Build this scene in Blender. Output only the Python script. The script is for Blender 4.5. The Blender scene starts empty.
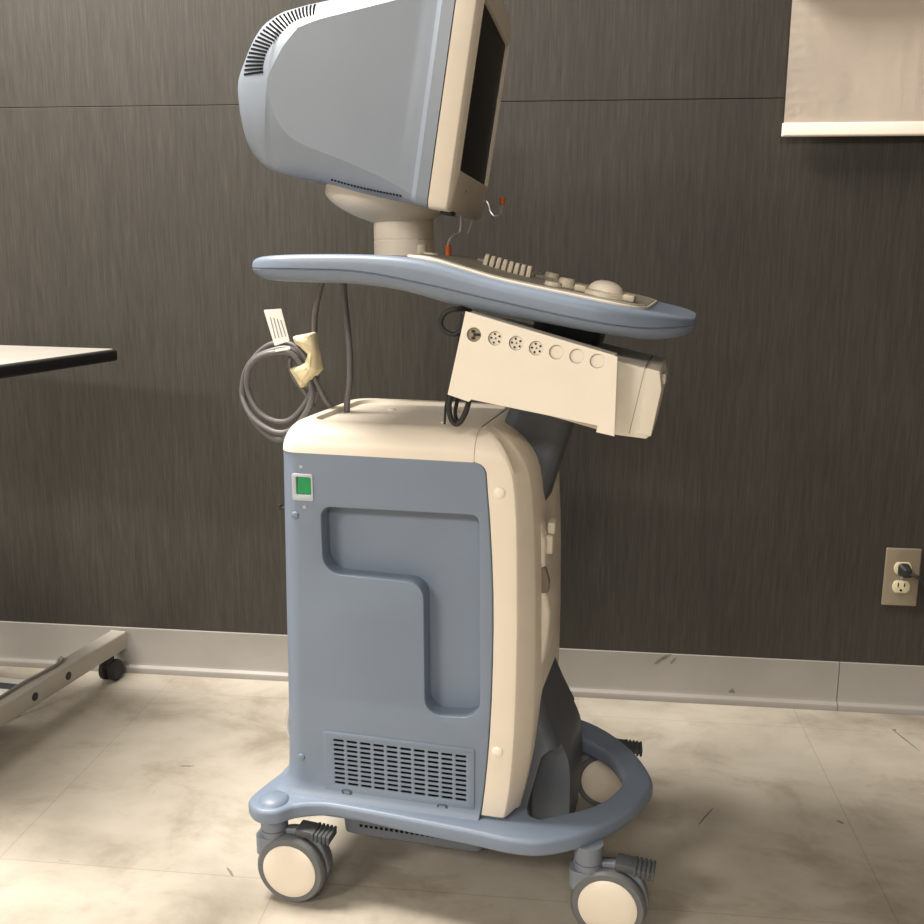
import bpy, bmesh, math, random
from mathutils import Vector, Matrix
from mathutils.bvhtree import BVHTree
random.seed(4)
S = bpy.context.scene
COL = S.collection
PI = math.pi
R = math.radians

# ------------------------------------------------------------------ materials
def mat(name, col, rough=.5, metal=0., noise=0., scale=60., bump=0., bscale=400., spec=.5):
    m = bpy.data.materials.new(name); m.use_nodes = True
    nt = m.node_tree; b = nt.nodes['Principled BSDF']
    b.inputs['Base Color'].default_value = (*col, 1)
    b.inputs['Roughness'].default_value = rough
    b.inputs['Metallic'].default_value = metal
    b.inputs['Specular IOR Level'].default_value = spec
    tc = nt.nodes.new('ShaderNodeTexCoord')
    if noise:
        n = nt.nodes.new('ShaderNodeTexNoise'); n.inputs['Scale'].default_value = scale
        n.inputs['Detail'].default_value = 4
        r = nt.nodes.new('ShaderNodeValToRGB')
        r.color_ramp.elements[0].position = .3; r.color_ramp.elements[1].position = .7
        r.color_ramp.elements[0].color = (*[c*(1-noise) for c in col], 1)
        r.color_ramp.elements[1].color = (*[min(1, c*(1+noise)) for c in col], 1)
        nt.links.new(tc.outputs['Object'], n.inputs['Vector'])
        nt.links.new(n.outputs['Fac'], r.inputs['Fac'])
        nt.links.new(r.outputs['Color'], b.inputs['Base Color'])
    if bump:
        n2 = nt.nodes.new('ShaderNodeTexNoise'); n2.inputs['Scale'].default_value = bscale
        bp = nt.nodes.new('ShaderNodeBump'); bp.inputs['Strength'].default_value = bump
        bp.inputs['Distance'].default_value = .001
        nt.links.new(tc.outputs['Object'], n2.inputs['Vector'])
        nt.links.new(n2.outputs['Fac'], bp.inputs['Height'])
        nt.links.new(bp.outputs['Normal'], b.inputs['Normal'])
    return m

BLUE = mat('blue_grey_plastic', (.178, .222, .295), .42, noise=.03, scale=9, bump=.06, bscale=900)
BLUEM = mat('monitor_shell_plastic', (.212, .245, .296), .38, noise=.03, scale=9, bump=.06, bscale=900)
BLUED = mat('dark_blue_grey_plastic', (.070, .080, .098), .5, noise=.04, scale=12)
BLUEL = mat('light_blue_grey_plastic', (.42, .45, .50), .4)
CREAM = mat('cream_plastic', (.76, .68, .57), .42, noise=.03, scale=14, bump=.05, bscale=900)
CREAMW = mat('pale_cream_metal', (.82, .75, .645), .38, noise=.02, scale=20)
IVORY = mat('ivory_plastic', (.70, .64, .54), .45, noise=.03, scale=20)
TAUPE = mat('taupe_control_surface', (.30, .275, .23), .5, noise=.05, scale=30)
KEYC = mat('key_plastic', (.62, .55, .43), .4)
DARK = mat('black_plastic', (.012, .012, .013), .4)
SLOT = mat('dark_opening', (.006, .006, .006), .9, spec=.05)
RUB = mat('black_rubber', (.016, .016, .017), .6)
TYRE = mat('grey_tyre_rubber', (.125, .13, .135), .5, noise=.05, scale=40)
CASTER = mat('grey_caster_plastic', (.17, .19, .225), .45, noise=.04, scale=20)
PEDAL = mat('dark_grey_pedal_plastic', (.06, .065, .07), .5)
SCREEN = mat('dark_display_glass', (.010, .008, .007), .28, spec=.18)
GREEN = mat('green_rocker', (.01, .27, .085), .3, noise=.1, scale=60)
WHITE = mat('white_plastic', (.82, .80, .76), .4)
ORANGE = mat('orange_rubber', (.62, .13, .035), .5)
STEEL = mat('steel_wire', (.62, .62, .62), .3, metal=.7)
CORD = mat('grey_cord', (.118, .114, .116), .42)
LEAD = mat('pale_grey_lead', (.27, .25, .22), .5)
TAPE = mat('masking_tape', (.70, .60, .38), .75, noise=.12, scale=45, bump=.5, bscale=90)
PAPER = mat('white_paper', (.85, .83, .80), .8)
INK = mat('grey_ink', (.25, .23, .22), .8)
POCKET = mat('brown_grey_plastic', (.20, .16, .12), .6)
SILVER = mat('silver_paint', (.45, .42, .37), .4, metal=.2, noise=.03, scale=20)
LAMIN = mat('beige_laminate', (.33, .312, .28), .35, noise=.04, scale=15)
OUTP = mat('brushed_steel_plate', (.33, .28, .205), .42, metal=.45, noise=.05, scale=30)
FABRIC = mat('cream_screen_fabric', (.88, .79, .70), .7, noise=.025, scale=6)
IVREC = mat('ivory_receptacle', (.74, .66, .46), .35)

def wall_mat():
    m = bpy.data.materials.new('dark_streaked_laminate'); m.use_nodes = True
    nt = m.node_tree; N = nt.nodes; L = nt.links; b = N['Principled BSDF']
    tc = N.new('ShaderNodeTexCoord')
    def streak(sx, sz, seed, detail=3):
        mp = N.new('ShaderNodeMapping'); mp.inputs['Scale'].default_value = (sx, 1, sz)
        mp.inputs['Location'].default_value = (seed, seed*.3, seed*.7)
        n = N.new('ShaderNodeTexNoise'); n.inputs['Scale'].default_value = 1
        n.inputs['Detail'].default_value = detail
        L.new(tc.outputs['Object'], mp.inputs['Vector']); L.new(mp.outputs['Vector'], n.inputs['Vector'])
        return n.outputs['Fac']
    def math_(op, a, c):
        k = N.new('ShaderNodeMath'); k.operation = op
        for i, v in enumerate((a, c)):
            if isinstance(v, (int, float)): k.inputs[i].default_value = v
            else: L.new(v, k.inputs[i])
        return k.outputs[0]
    fine = streak(460, 16, 3.1); mid = streak(150, 7, 7.7); broad = streak(5, .9, 1.3, 2)
    f = math_('ADD', math_('MULTIPLY', fine, .5), math_('ADD', math_('MULTIPLY', mid, .34), math_('MULTIPLY', broad, .16)))
    r = N.new('ShaderNodeValToRGB'); e = r.color_ramp.elements
    e[0].position = .33; e[0].color = (.0260, .0236, .0200, 1)
    e[1].position = .70; e[1].color = (.0600, .0548, .0468, 1)
    k = r.color_ramp.elements.new(.5); k.color = (.0395, .0360, .0306, 1)
    L.new(f, r.inputs['Fac']); L.new(r.outputs['Color'], b.inputs['Base Color'])
    b.inputs['Roughness'].default_value = .42
    b.inputs['Specular IOR Level'].default_value = .38
    bp = N.new('ShaderNodeBump'); bp.inputs['Strength'].default_value = .12; bp.inputs['Distance'].default_value = .001
    L.new(fine, bp.inputs['Height']); L.new(bp.outputs['Normal'], b.inputs['Normal'])
    return m

def floor_mat():
    m = bpy.data.materials.new('marbled_vinyl_tile'); m.use_nodes = True
    nt = m.node_tree; N = nt.nodes; L = nt.links; b = N['Principled BSDF']
    tc = N.new('ShaderNodeTexCoord')
    def noise(scale, detail, dist=0, loc=(0, 0, 0), sc=(1, 1, 1), rough=.55):
        mp = N.new('ShaderNodeMapping'); mp.inputs['Location'].default_value = loc; mp.inputs['Scale'].default_value = sc
        n = N.new('ShaderNodeTexNoise'); n.inputs['Scale'].default_value = scale
        n.inputs['Detail'].default_value = detail; n.inputs['Distortion'].default_value = dist
        n.inputs['Roughness'].default_value = rough
        L.new(tc.outputs['Object'], mp.inputs['Vector']); L.new(mp.outputs['Vector'], n.inputs['Vector'])
        return n.outputs['Fac']
    def ramp(fac, stops):
        r = N.new('ShaderNodeValToRGB')
        while len(r.color_ramp.elements) < len(stops): r.color_ramp.elements.new(.5)
        for e, (p, c) in zip(r.color_ramp.elements, stops):
            e.position = p; e.color = (*c, 1) if len(c) == 3 else c
        L.new(fac, r.inputs['Fac']); return r.outputs['Color']
    def mult(a, c, f=1.):
        x = N.new('ShaderNodeMix'); x.data_type = 'RGBA'; x.blend_type = 'MULTIPLY'
        x.inputs[0].default_value = f
        L.new(a, x.inputs[6]); L.new(c, x.inputs[7]); return x.outputs[2]
    base = ramp(noise(2.6, 6, .2, (3, 1, 0), (1, 1.2, 1)), [(.30, (.30, .268, .222)), (.48, (.445, .404, .342)), (.72, (.555, .510, .440))])
    cloud = ramp(noise(6.5, 9, .35, (8, 4, 0), (.9, 1.2, 1), .66), [(.34, (.72, .695, .655)), (.49, (.94, .93, .915)), (.6, (1, 1, 1))])
    specks = ramp(noise(19, 6, .6, (1, 9, 0), (.9, 1.3, 1), .7), [(.245, (.45, .42, .38)), (.315, (.93, .92, .91)), (.36, (1, 1, 1))])
    col = mult(mult(base, cloud), specks)
    br = N.new('ShaderNodeTexBrick')
    mp = N.new('ShaderNodeMapping'); mp.inputs['Location'].default_value = (.419+.452*8, .71+.61*12, 0)
    L.new(tc.outputs['Object'], mp.inputs['Vector']); L.new(mp.outputs['Vector'], br.inputs['Vector'])
    br.offset = 0; br.inputs['Scale'].default_value = 1
    br.inputs['Brick Width'].default_value = .452; br.inputs['Row Height'].default_value = .61
    br.inputs['Mortar Size'].default_value = .0016; br.inputs['Mortar Smooth'].default_value = .6
    br.inputs['Color1'].default_value = (.95, .95, .945, 1); br.inputs['Color2'].default_value = (1, 1, 1, 1)
    br.inputs['Mortar'].default_value = (.80, .785, .76, 1)
    col = mult(col, br.outputs['Color'])
    L.new(col, b.inputs['Base Color'])
    b.inputs['Roughness'].default_value = .42
    b.inputs['Specular IOR Level'].default_value = .35
    return m

def base_mat():
    m = mat('grey_vinyl_base', (.285, .268, .245), .38, noise=.07, scale=7)
    return m

# ------------------------------------------------------------------ geometry helpers
WARP = False
def warp_verts(bm):
    """final proportions of the machine: slightly longer, wider and taller than first drawn"""
    for v in bm.verts:
        x, y, z = v.co
        v.co = ((1.0257+.04*z)*x+.006-.008*z, 1.06*y+.01, z+.0012+(z-.17)*.0205+.0045*(max(0, z-.65)/.25)**2)
    return bm
def obj(name, bm, m, parent=None, sharp=32, matrix=None):
    if WARP: warp_verts(bm)
    bmesh.ops.recalc_face_normals(bm, faces=bm.faces)
    for f in bm.faces: f.smooth = True
    for e in bm.edges:
        if len(e.link_faces) == 2 and e.calc_face_angle(0) > R(sharp): e.smooth = False
        elif len(e.link_faces) != 2: e.smooth = False
    me = bpy.data.meshes.new(name); bm.to_mesh(me); bm.free()
    o = bpy.data.objects.new(name, me); COL.objects.link(o)
    for k in (m if isinstance(m, (list, tuple)) else [m]): me.materials.append(k)
    if matrix is not None: o.matrix_local = matrix
    if parent: o.parent = parent
    return o

def tag(o, label, cat, group=None):
    o['label'] = label; o['category'] = cat
    if group: o['group'] = group
    return o
def empty(name, loc, rz=0):
    o = bpy.data.objects.new(name, None); COL.objects.link(o)
    o.location = loc; o.rotation_euler = (0, 0, rz); o.empty_display_size = .1
    return o
def structure(o): o['kind'] = 'structure'; return o

def box(bm, c, s, bev=0, seg=2, M=None):
    g = bmesh.ops.create_cube(bm, size=1)
    vs = g['verts']
    bmesh.ops.scale(bm, vec=s, verts=vs)
    if bev:
        es = list({e for v in vs for e in v.link_edges})
        r = bmesh.ops.bevel(bm, geom=es, offset=bev, segments=seg, profile=.5, affect='EDGES')
        vs = list({v for f in r['faces'] for v in f.verts} | {v for v in vs if v.is_valid})
    T = Matrix.Translation(c) if M is None else Matrix.Translation(c) @ M
    bmesh.ops.transform(bm, matrix=T, verts=vs)
    return vs

def loft(bm, secs, cap0=True, cap1=True, closed=True):
    rows = [[bm.verts.new(p) for p in s] for s in secs]
    n = len(rows[0])
    for a, b in zip(rows, rows[1:]):
        for i in range(n if closed else n-1):
            j = (i+1) % n
            try: bm.faces.new((a[i], a[j], b[j], b[i]))
            except ValueError: pass
    if cap0: bm.faces.new(rows[0][::-1])
    if cap1: bm.faces.new(rows[-1])
    return rows

def rrect(x0, x1, y0, y1, r, n=5):
    """2-D rounded rectangle, counter-clockwise; r is one radius or four (x1y1, x0y1, x0y0, x1y0)."""
    rs = r if isinstance(r, (list, tuple)) else [r]*4
    out = []
    for k, (cx, cy, sx, sy) in enumerate(((x1, y1, -1, -1), (x0, y1, 1, -1), (x0, y0, 1, 1), (x1, y0, -1, 1))):
        rr = max(rs[k], 1e-5)
        for i in range(n+1):
            a = k*PI/2 + i*PI/2/n
            out.append((cx+sx*rr+rr*math.cos(a), cy+sy*rr+rr*math.sin(a)))
    return out

def lathe(bm, prof, n=40, M=None, cap0=False, cap1=False):
    """profile of (r, z) turned about z, then moved by M"""
    M = M or Matrix.Identity(4)
    secs = []
    for r, z in prof:
        secs.append([M @ Vector((r*math.cos(2*PI*i/n), r*math.sin(2*PI*i/n), z)) for i in range(n)])
    loft(bm, secs, cap0, cap1)

def catmull(pts, sub=6, closed=False):
    P = [Vector(p) for p in pts]; n = len(P); out = []
    for i in range(n if closed else n-1):
        if closed: p0, p1, p2, p3 = P[i-1], P[i], P[(i+1) % n], P[(i+2) % n]
        else: p0, p1, p2, p3 = P[max(i-1, 0)], P[i], P[i+1], P[min(i+2, n-1)]
        for k in range(sub):
            t = k/sub
            out.append(.5*((2*p1)+(p2-p0)*t+(2*p0-5*p1+4*p2-p3)*t*t+(3*p1-p0-3*p2+p3)*t**3))
    if not closed: out.append(P[-1])
    return out

def tube(bm, pts, r, n=10, sub=6, smooth=True):
    P = catmull(pts, sub) if smooth else [Vector(p) for p in pts]
    nrm = None; secs = []
    for i, p in enumerate(P):
        t = (P[min(i+1, len(P)-1)]-P[max(i-1, 0)]).normalized()
        if nrm is None:
            nrm = t.orthogonal().normalized()
        else:
            nrm = (nrm-t*nrm.dot(t))
            nrm = nrm.normalized() if nrm.length > 1e-6 else t.orthogonal().normalized()
        bn = t.cross(nrm)
        rr = r[i*len(r)//len(P)] if isinstance(r, (list, tuple)) else r
        secs.append([p+nrm*rr*math.cos(2*PI*k/n)+bn*rr*math.sin(2*PI*k/n) for k in range(n)])
    loft(bm, secs)

def round_poly(pts, rad, n=6):
    """round every corner of a 2-D polygon; rad is one radius or a list"""
    out = []; m = len(pts)
    for i in range(m):
        p = Vector(pts[i]); a = Vector(pts[i-1])-p; b = Vector(pts[(i+1) % m])-p
        r = rad[i] if isinstance(rad, (list, tuple)) else rad
        la, lb = a.length, b.length; a.normalize(); b.normalize()
        ang = a.angle(b)
        if r < 1e-6 or abs(ang-PI) < .02: out.append(tuple(p)); continue
        d = min(r/math.tan(ang/2), la*.48, lb*.48); r2 = d*math.tan(ang/2)
        c = p+(a+b).normalized()*(r2/math.sin(ang/2))
        s = p+a*d-c; e = p+b*d-c
        tot = s.angle(e); sign = 1 if s.x*e.y-s.y*e.x > 0 else -1
        for k in range(n+1):
            t = sign*tot*k/n
            out.append((c.x+s.x*math.cos(t)-s.y*math.sin(t), c.y+s.x*math.sin(t)+s.y*math.cos(t)))
    return out

def plate(outer, holes=(), t=.01, bev=0, M=None, res=2):
    """flat plate from a 2-D outline with holes, thickness t centred on z=0, edges rounded by bev; returns a bmesh moved by M"""
    cu = bpy.data.curves.new('c', 'CURVE'); cu.dimensions = '2D'; cu.fill_mode = 'BOTH'
    for pl in [outer, *holes]:
        s = cu.splines.new('POLY'); s.points.add(len(pl)-1); s.use_cyclic_u = True
        for q, p in zip(s.points, pl): q.co = (p[0], p[1], 0, 1)
    cu.extrude = max(t/2-bev, 1e-5); cu.bevel_depth = bev; cu.bevel_resolution = res; cu.offset = -bev
    o = bpy.data.objects.new('c', cu); COL.objects.link(o)
    me = bpy.data.meshes.new_from_object(o)
    bm = bmesh.new(); bm.from_mesh(me)
    bpy.data.objects.remove(o); bpy.data.curves.remove(cu); bpy.data.meshes.remove(me)
    bmesh.ops.remove_doubles(bm, verts=bm.verts, dist=1e-6)
    if M is not None: bmesh.ops.transform(bm, matrix=M, verts=bm.verts)
    return bm

def side(y):      # 2-D (u, z) -> the vertical plane at lateral position y
    return Matrix(((1, 0, 0, 0), (0, 0, -1, y), (0, 1, 0, 0), (0, 0, 0, 1)))
def flat(z):
    return Matrix.Translation((0, 0, z))

def interp(tab, x):
    if x <= tab[0][0]: return tab[0][1]
    for (a, fa), (b, fb) in zip(tab, tab[1:]):
        if x <= b: return fa+(fb-fa)*(x-a)/(b-a)
    return tab[-1][1]
def smooth_tab(tab, sub=8):
    return [(p.x, p.y) for p in catmull([(a, b, 0) for a, b in tab], sub)]
def circle(cx, cy, r, n=24):
    return [(cx+r*math.cos(2*PI*i/n), cy+r*math.sin(2*PI*i/n)) for i in range(n)]
def bevel_sharp(bm, off, ang=40, seg=2):
    bm.normal_update()
    es = [e for e in bm.edges if len(e.link_faces) == 2 and e.calc_face_angle(0) > R(ang)]
    bmesh.ops.bevel(bm, geom=es, offset=off, segments=seg, profile=.5, affect='EDGES', clamp_overlap=True)
def boolean(bm, cutters):
    """bm minus every cutter bmesh"""
    def tmp(b):
        bmesh.ops.recalc_face_normals(b, faces=b.faces)
        me = bpy.data.meshes.new('t'); b.to_mesh(me); b.free()
        o = bpy.data.objects.new('t', me); COL.objects.link(o); return o
    a = tmp(bm); cs = [tmp(c) for c in cutters]
    for c in cs:
        md = a.modifiers.new('b', 'BOOLEAN'); md.operation = 'DIFFERENCE'; md.object = c; md.solver = 'EXACT'
    dg = bpy.context.evaluated_depsgraph_get(); dg.update()
    me = bpy.data.meshes.new_from_object(a.evaluated_get(dg))
    out = bmesh.new(); out.from_mesh(me)
    for o in [a, *cs]:
        d = o.data; bpy.data.objects.remove(o); bpy.data.meshes.remove(d)
    bpy.data.meshes.remove(me)
    return out

# ------------------------------------------------------------------ the room
WALL = wall_mat(); FLOOR = floor_mat(); BASE = base_mat()
PAINT = mat('pale_wall_paint', (.30, .285, .26), .8)
CEIL = mat('ceiling_white', (.66, .64, .60), .9)
X0, X1, Y0, H = -3.4, 2.3, -6.2, 2.65

bm = bmesh.new(); box(bm, ((X0+X1)/2, Y0/2, -.05), (X1-X0+.2, -Y0+.2, .1)); structure(obj('floor', bm, FLOOR))
bm = bmesh.new(); box(bm, ((X0+X1)/2, Y0/2, H+.05), (X1-X0+.2, -Y0+.2, .1)); structure(obj('ceiling', bm, CEIL))
# back wall: a backing slab and two laminate panels that leave a thin dark joint at 1.15 m
bm = bmesh.new(); box(bm, ((X0+X1)/2, .056, H/2), (X1-X0+.2, .1, H)); wb = structure(obj('wall_back', bm, POCKET))
for z0, z1 in ((0, 1.2256), (1.2264, H)):
    bm = bmesh.new(); box(bm, ((X0+X1)/2, .004, (z0+z1)/2), (X1-X0, .008, z1-z0), .0008, 1)
    p = obj('wall_panel', bm, WALL, wb)
bm = bmesh.new(); box(bm, (X0-.05, Y0/2, H/2), (.1, -Y0, H)); structure(obj('wall_left', bm, PAINT))
bm = bmesh.new(); box(bm, (X1+.05, Y0/2, H/2), (.1, -Y0, H)); structure(obj('wall_right', bm, WALL))
bm = bmesh.new(); box(bm, ((X0+X1)/2, Y0-.05, H/2), (X1-X0+.2, .1, H)); structure(obj('wall_front', bm, PAINT))

# vinyl cove base along the back wall, in two lengths that meet at x = .56
def cove(x0, x1):
    prof = [(0, .1045), (-.0028, .1035), (-.0032, .10), (-.0032, .024), (-.006, .017), (-.0135, .0125), (-.015, .009), (-.015, .0), (0, 0)]
    bm = bmesh.new(); loft(bm, [[(x, y, z) for y, z in prof] for x in (x0, x1)]); return bm
bb = structure(obj('baseboard_back', cove(X0+.002,   .5738), BASE))
structure(obj('baseboard_right', cove(.5754, X1-.002), BASE))
# scuffs on the base and short marks on the floor (dirt with its own shape)
SCUFF = mat('scuff_dirt', (.19, .17, .145), .7)
def blot(cx, cz, w, h, a, seed):
    rr = random.Random(seed)
    return [(cx+math.cos(a)*x*w-math.sin(a)*z*h, cz+math.sin(a)*x*w+math.cos(a)*z*h) for x, z in
            [(math.cos(t)*(1+.3*rr.uniform(-1, 1)), math.sin(t)*(1+.35*rr.uniform(-1, 1))) for t in [2*PI*i/12 for i in range(12)]]]
bm = bmesh.new()
for k, (cx, cz, w, h, a) in enumerate(((.205, .091, .015, .003, .75), (.219, .098, .011, .0025, .6), (.232, .090, .009, .0022, .9), (.359, .026, .006, .007, 0))):
    b2 = plate(blot(cx, cz, w, h, a, k), t=.0003, M=side(-.0034))
    me = bpy.data.meshes.new('t'); b2.to_mesh(me); b2.free(); bm.from_mesh(me); bpy.data.meshes.remove(me)
obj('scuff_mark', bm, SCUFF, bb)
fl = bpy.data.objects['floor']
bm = bmesh.new()
for k, (cx, cy, w, h, a) in enumerate(((.246, -.457, .030, .0016, 1.05), (.668, -.088, .006, .0022, .9), (.675, -.125, .040, .0022, -1.3), (.470, -.444, .006, .003, -.8), (-.69, -.40, .012, .002, .1), (-.50, -.70, .014, .002, -.9))):
    b2 = plate(blot(cx, cy, w, h, a, k+20), t=.0003, M=flat(.00012))
    me = bpy.data.meshes.new('t'); b2.to_mesh(me); b2.free(); bm.from_mesh(me); bpy.data.meshes.remove(me)
obj('scuff_mark', bm, SCUFF, fl)

# ------------------------------------------------------------------ the ultrasound machine
TH = R(7.5)
CART = empty('ultrasound_machine', (-.1509, -.6027, 0), -TH)
tag(CART, 'blue grey and cream wheeled ultrasound machine with monitor, standing on the marbled floor', 'ultrasound machine')

WARP = True
# --- base platform with the front foot ring
near = [(-.275, -.168), (-.266, -.190), (-.246, -.201), (-.222, -.196), (-.203, -.178), (-.17, -.166), (-.134, -.165), (-.053, -.170), (.047, -.178), (.100, -.184), (.14, -.180),
        (.178, -.160), (.215, -.126), (.252, -.073), (.272, -.02)]
out2 = near+[(.276, .012)]+[(x, -y) for x, y in near[::-1][1:]]
outl = [(p.x, p.y) for p in catmull([(x, y, 0) for x, y in out2]+[(-.262, .10, 0), (-.250, .05, 0), (-.248, 0, 0), (-.250, -.05, 0), (-.262, -.10, 0)], 5, True)]
hole_n = [(.128, -.125), (.15, -.113), (.18, -.093), (.208, -.066), (.226, -.034)]
hole = [(p.x, p.y) for p in catmull([(x, y, 0) for x, y in hole_n]+[(.234, 0, 0)]+[(x, -y, 0) for x, y in hole_n[::-1]]+[(.112, .10, 0), (.108, 0, 0), (.112, -.10, 0)], 5, True)]
bm = plate(outl, [hole], .024, .006, flat(.1410), 3)
for v in bm.verts:                                   # the underside rises between the casters, the ears dip a little
    w = math.exp(-((v.co.x+.13)/.06)**2)
    if v.co.z < .14 and abs(v.co.y) > .14: v.co.z += .004*w
    if v.co.z > .136 and v.co.x < -.2: v.co.z -= .001
platform = obj('base_platform', bm, BLUE, CART, 50)
for s in (-1, 1):
    bm = bmesh.new()
    lathe(bm, [(.0225, .1495), (.0205, .1535), (.016, .1572), (.009, .1592), (.0005, .160)], 28, Matrix.Translation((-.238, s*.172, 0)), False, True)
    obj('caster_dome', bm, BLUE, platform)
# undertray with a row of small air holes
bm = bmesh.new()
loft(bm, [[(u, y, z) for u, y in rrect(-.148+d, .06-d, -.150+d, .130-d, .012)] for z, d in ((.131, 0), (.102, .002), (.097, .008))])
ut = obj('undertray', bm, BLUED, CART)
bm = bmesh.new()
for k in range(22): box(bm, (-.118+k*.0075, -.1494, .1165), (.0040, .0012, .0035))
obj('air_holes', bm, SLOT, ut)

# --- body shell (blue), with the recessed grip, the switch pocket and the vent window cut in
uf = smooth_tab([(.150, .0525), (.16, .054), (.20, .0588), (.276, .0648), (.36, .068), (.45, .069), (.489, .068), (.56, .0648), (.614, .0605), (.655, .0575)])
ur = smooth_tab([(.150, -.260), (.156, -.251), (.163, -.244), (.175, -.2385), (.2, -.236), (.3, -.2325), (.5, -.227), (.66, -.2225)])
def panel_front(z):
    f = interp(uf, z)
    return f-(.014-math.sqrt(max(0, .014**2-(min(z, .6525)-.6385)**2))) if z > .6385 else f
def shell_sec(z):
    hw = .145+interp([(.150, .010), (.158, .004), (.17, 0), (.7, 0)], z)
    f = panel_front(z)
    return [(u, y, z) for u, y in rrect(interp(ur, z), f, -hw, hw, (.002, .032, .032, .002), 7)]
zs = [.150, .153, .156, .159, .163, .168, .175, .19, .21, .25, .3, .36, .42, .48, .54, .59, .62, .6385, .641, .6435, .646, .648, .650, .6515, .6525]
bm = bmesh.new(); loft(bm, [shell_sec(z) for z in zs])
rec = round_poly([(-.1625, .580), (.050, .583), (.0525, .300), (-.0235, .296), (-.0235, .4845), (-.1625, .4865)],
                 [.014, .010, .026, .022, .022, .026], 7)
cut1 = plate(rec, t=.056, M=side(-.145))
cut2 = plate(rrect(-.2005, -.1725, .5875, .6235, .003, 3), t=.012, M=side(-.145))
cut3 = plate(rrect(-.163, .0385, .1685, .2475, .002, 2), t=.02, M=side(-.145))
bm = boolean(bm, [cut1, cut2, cut3])
bm.normal_update()
es = []
for e in bm.edges:                                    # round the lips of the grip only
    if len(e.link_faces) == 2 and e.calc_face_angle(0) > R(50):
        if all(abs(v.co.y+.145) < .0004 for v in e.verts) and all(.29 < v.co.z < .59 and -.165 < v.co.x < .0535 for v in e.verts): es.append(e)
bmesh.ops.bevel(bm, geom=es, offset=.0028, segments=3, profile=.5, affect='EDGES', clamp_overlap=True)
bmesh.ops.triangulate(bm, faces=[f for f in bm.faces if len(f.verts) > 4])
shell = obj('body_shell', bm, BLUE, CART, 30)
# dark gasket that shows in the joints
bm = bmesh.new(); loft(bm, [[(u, y, z) for u, y in rrect(-.19, .083, -.112, .112, .02)] for z in (.157, .660)])
obj('inner_chassis', bm, SLOT, CART)

# vent grille: ten by ten slots
holes = []
for i in range(10):
    for j in range(10):
        u0 = -.1560+i*.01945; z0 = .1755+j*.0072-(0)
        holes.append(rrect(u0, u0+.0152, z0, z0+.0036, .0012, 2))
bm = plate(rrect(-.1715, .0455, .1590, .2540, .003, 3), holes, .0022, .0005, side(-.1458), 1)
grille = obj('vent_grille', bm, BLUE, shell)
bm = bmesh.new(); box(bm, (-.0622, -.1385, .208), (.20, .001, .078)); obj('grille_backing', bm, SLOT, grille)
for u, z in ((-.1385, .1645), (.0005, .1625)):
    bm = plate([(u+x, z+y) for x, y in rrect(-.0078, .0078, -.0042, .0042, .004, 5)], [[(u+x, z+y) for x, y in rrect(-.0052, .0040, -.0022, .0024, .002, 5)]], .0012, .0003, side(-.1473), 1)
    obj('latch_screw', bm, BLUED, grille)
# power switch
bm = plate(rrect(-.2012, -.1718, .5868, .6242, .003, 3), [rrect(-.1952, -.1745, .5955, .6195, .0015, 2)], .006, .0008, side(-.1435), 1)
sw = obj('power_switch', bm, BLUEL, CART); sw['label'] = 'green power switch in a pale frame'
bm = plate(rrect(-.1948, -.1749, .5960, .6190, .001, 2), t=.006, bev=.0008, M=side(-.1425))
for v in bm.verts:
    if v.co.y < -.144: v.co.y += .0022*(1 if v.co.z > .61 else 0)
obj('rocker', bm, GREEN, sw)
for u, z in ((-.188, .6335), (-.1855, .578)):
    bm = bmesh.new(); box(bm, (u, -.1451, z), (.004, .0004, .004)); obj('switch_mark', bm, BLUEL, sw)
# screw caps
def cap(u, z, r, m, y=-.145, p=CART):
    bm = bmesh.new()
    lathe(bm, [(r, 0), (r, .0012), (r*.8, .0022), (r*.3, .0027), (.0002, .0028)], 24, side(y), True, True)
    for v in bm.verts: v.co.x += u; v.co.z += z
    return obj('screw_cap', bm, m, p)
cap(-.199, .566, .0052, BLUE); cap(-.206, .2085, .0052, BLUE)

# --- cream top cover
def top_e(z, z0=.650, z1=.691, w=.038):
    t = max(0, min(1, (z-z0)/(z1-z0))); return w*(1-math.sqrt(max(0, 1-t*t)))
zt_ = [.6526, .660, .666, .671, .676, .680, .684, .687, .689, .6903, .691]
secs = []
for z in zt_:
    e = top_e(z, .652); secs.append([(u, y, z) for u, y in rrect(-.2225+e*.6, .0437, -.1455+e*.9, .1455-e*.9, (.001, .030, .030, .001), 7)])
e = .056
for z, e in ((.6910, .044), (.6906, .0465), (.6852, .0485), (.6847, .051)):
    secs.append([(u, y, z) for u, y in rrect(-.2225+e*.68, .0437-.006, -.1455+e*.95, .1455-e*.95, (.008, .026, .026, .008), 7)])
bm = bmesh.new(); loft(bm, secs)
top = obj('top_cover', bm, CREAM, CART, 40)
for u, y in ((-.125, .045), (-.03, .05), (-.02, -.045)):
    bm = bmesh.new(); lathe(bm, [(.006, .684), (.006, .6863), (.004, .687), (.0002, .687)], 18, Matrix.Translation((u, y, 0)))
    obj('rest_foot', bm, IVORY, top)

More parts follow.
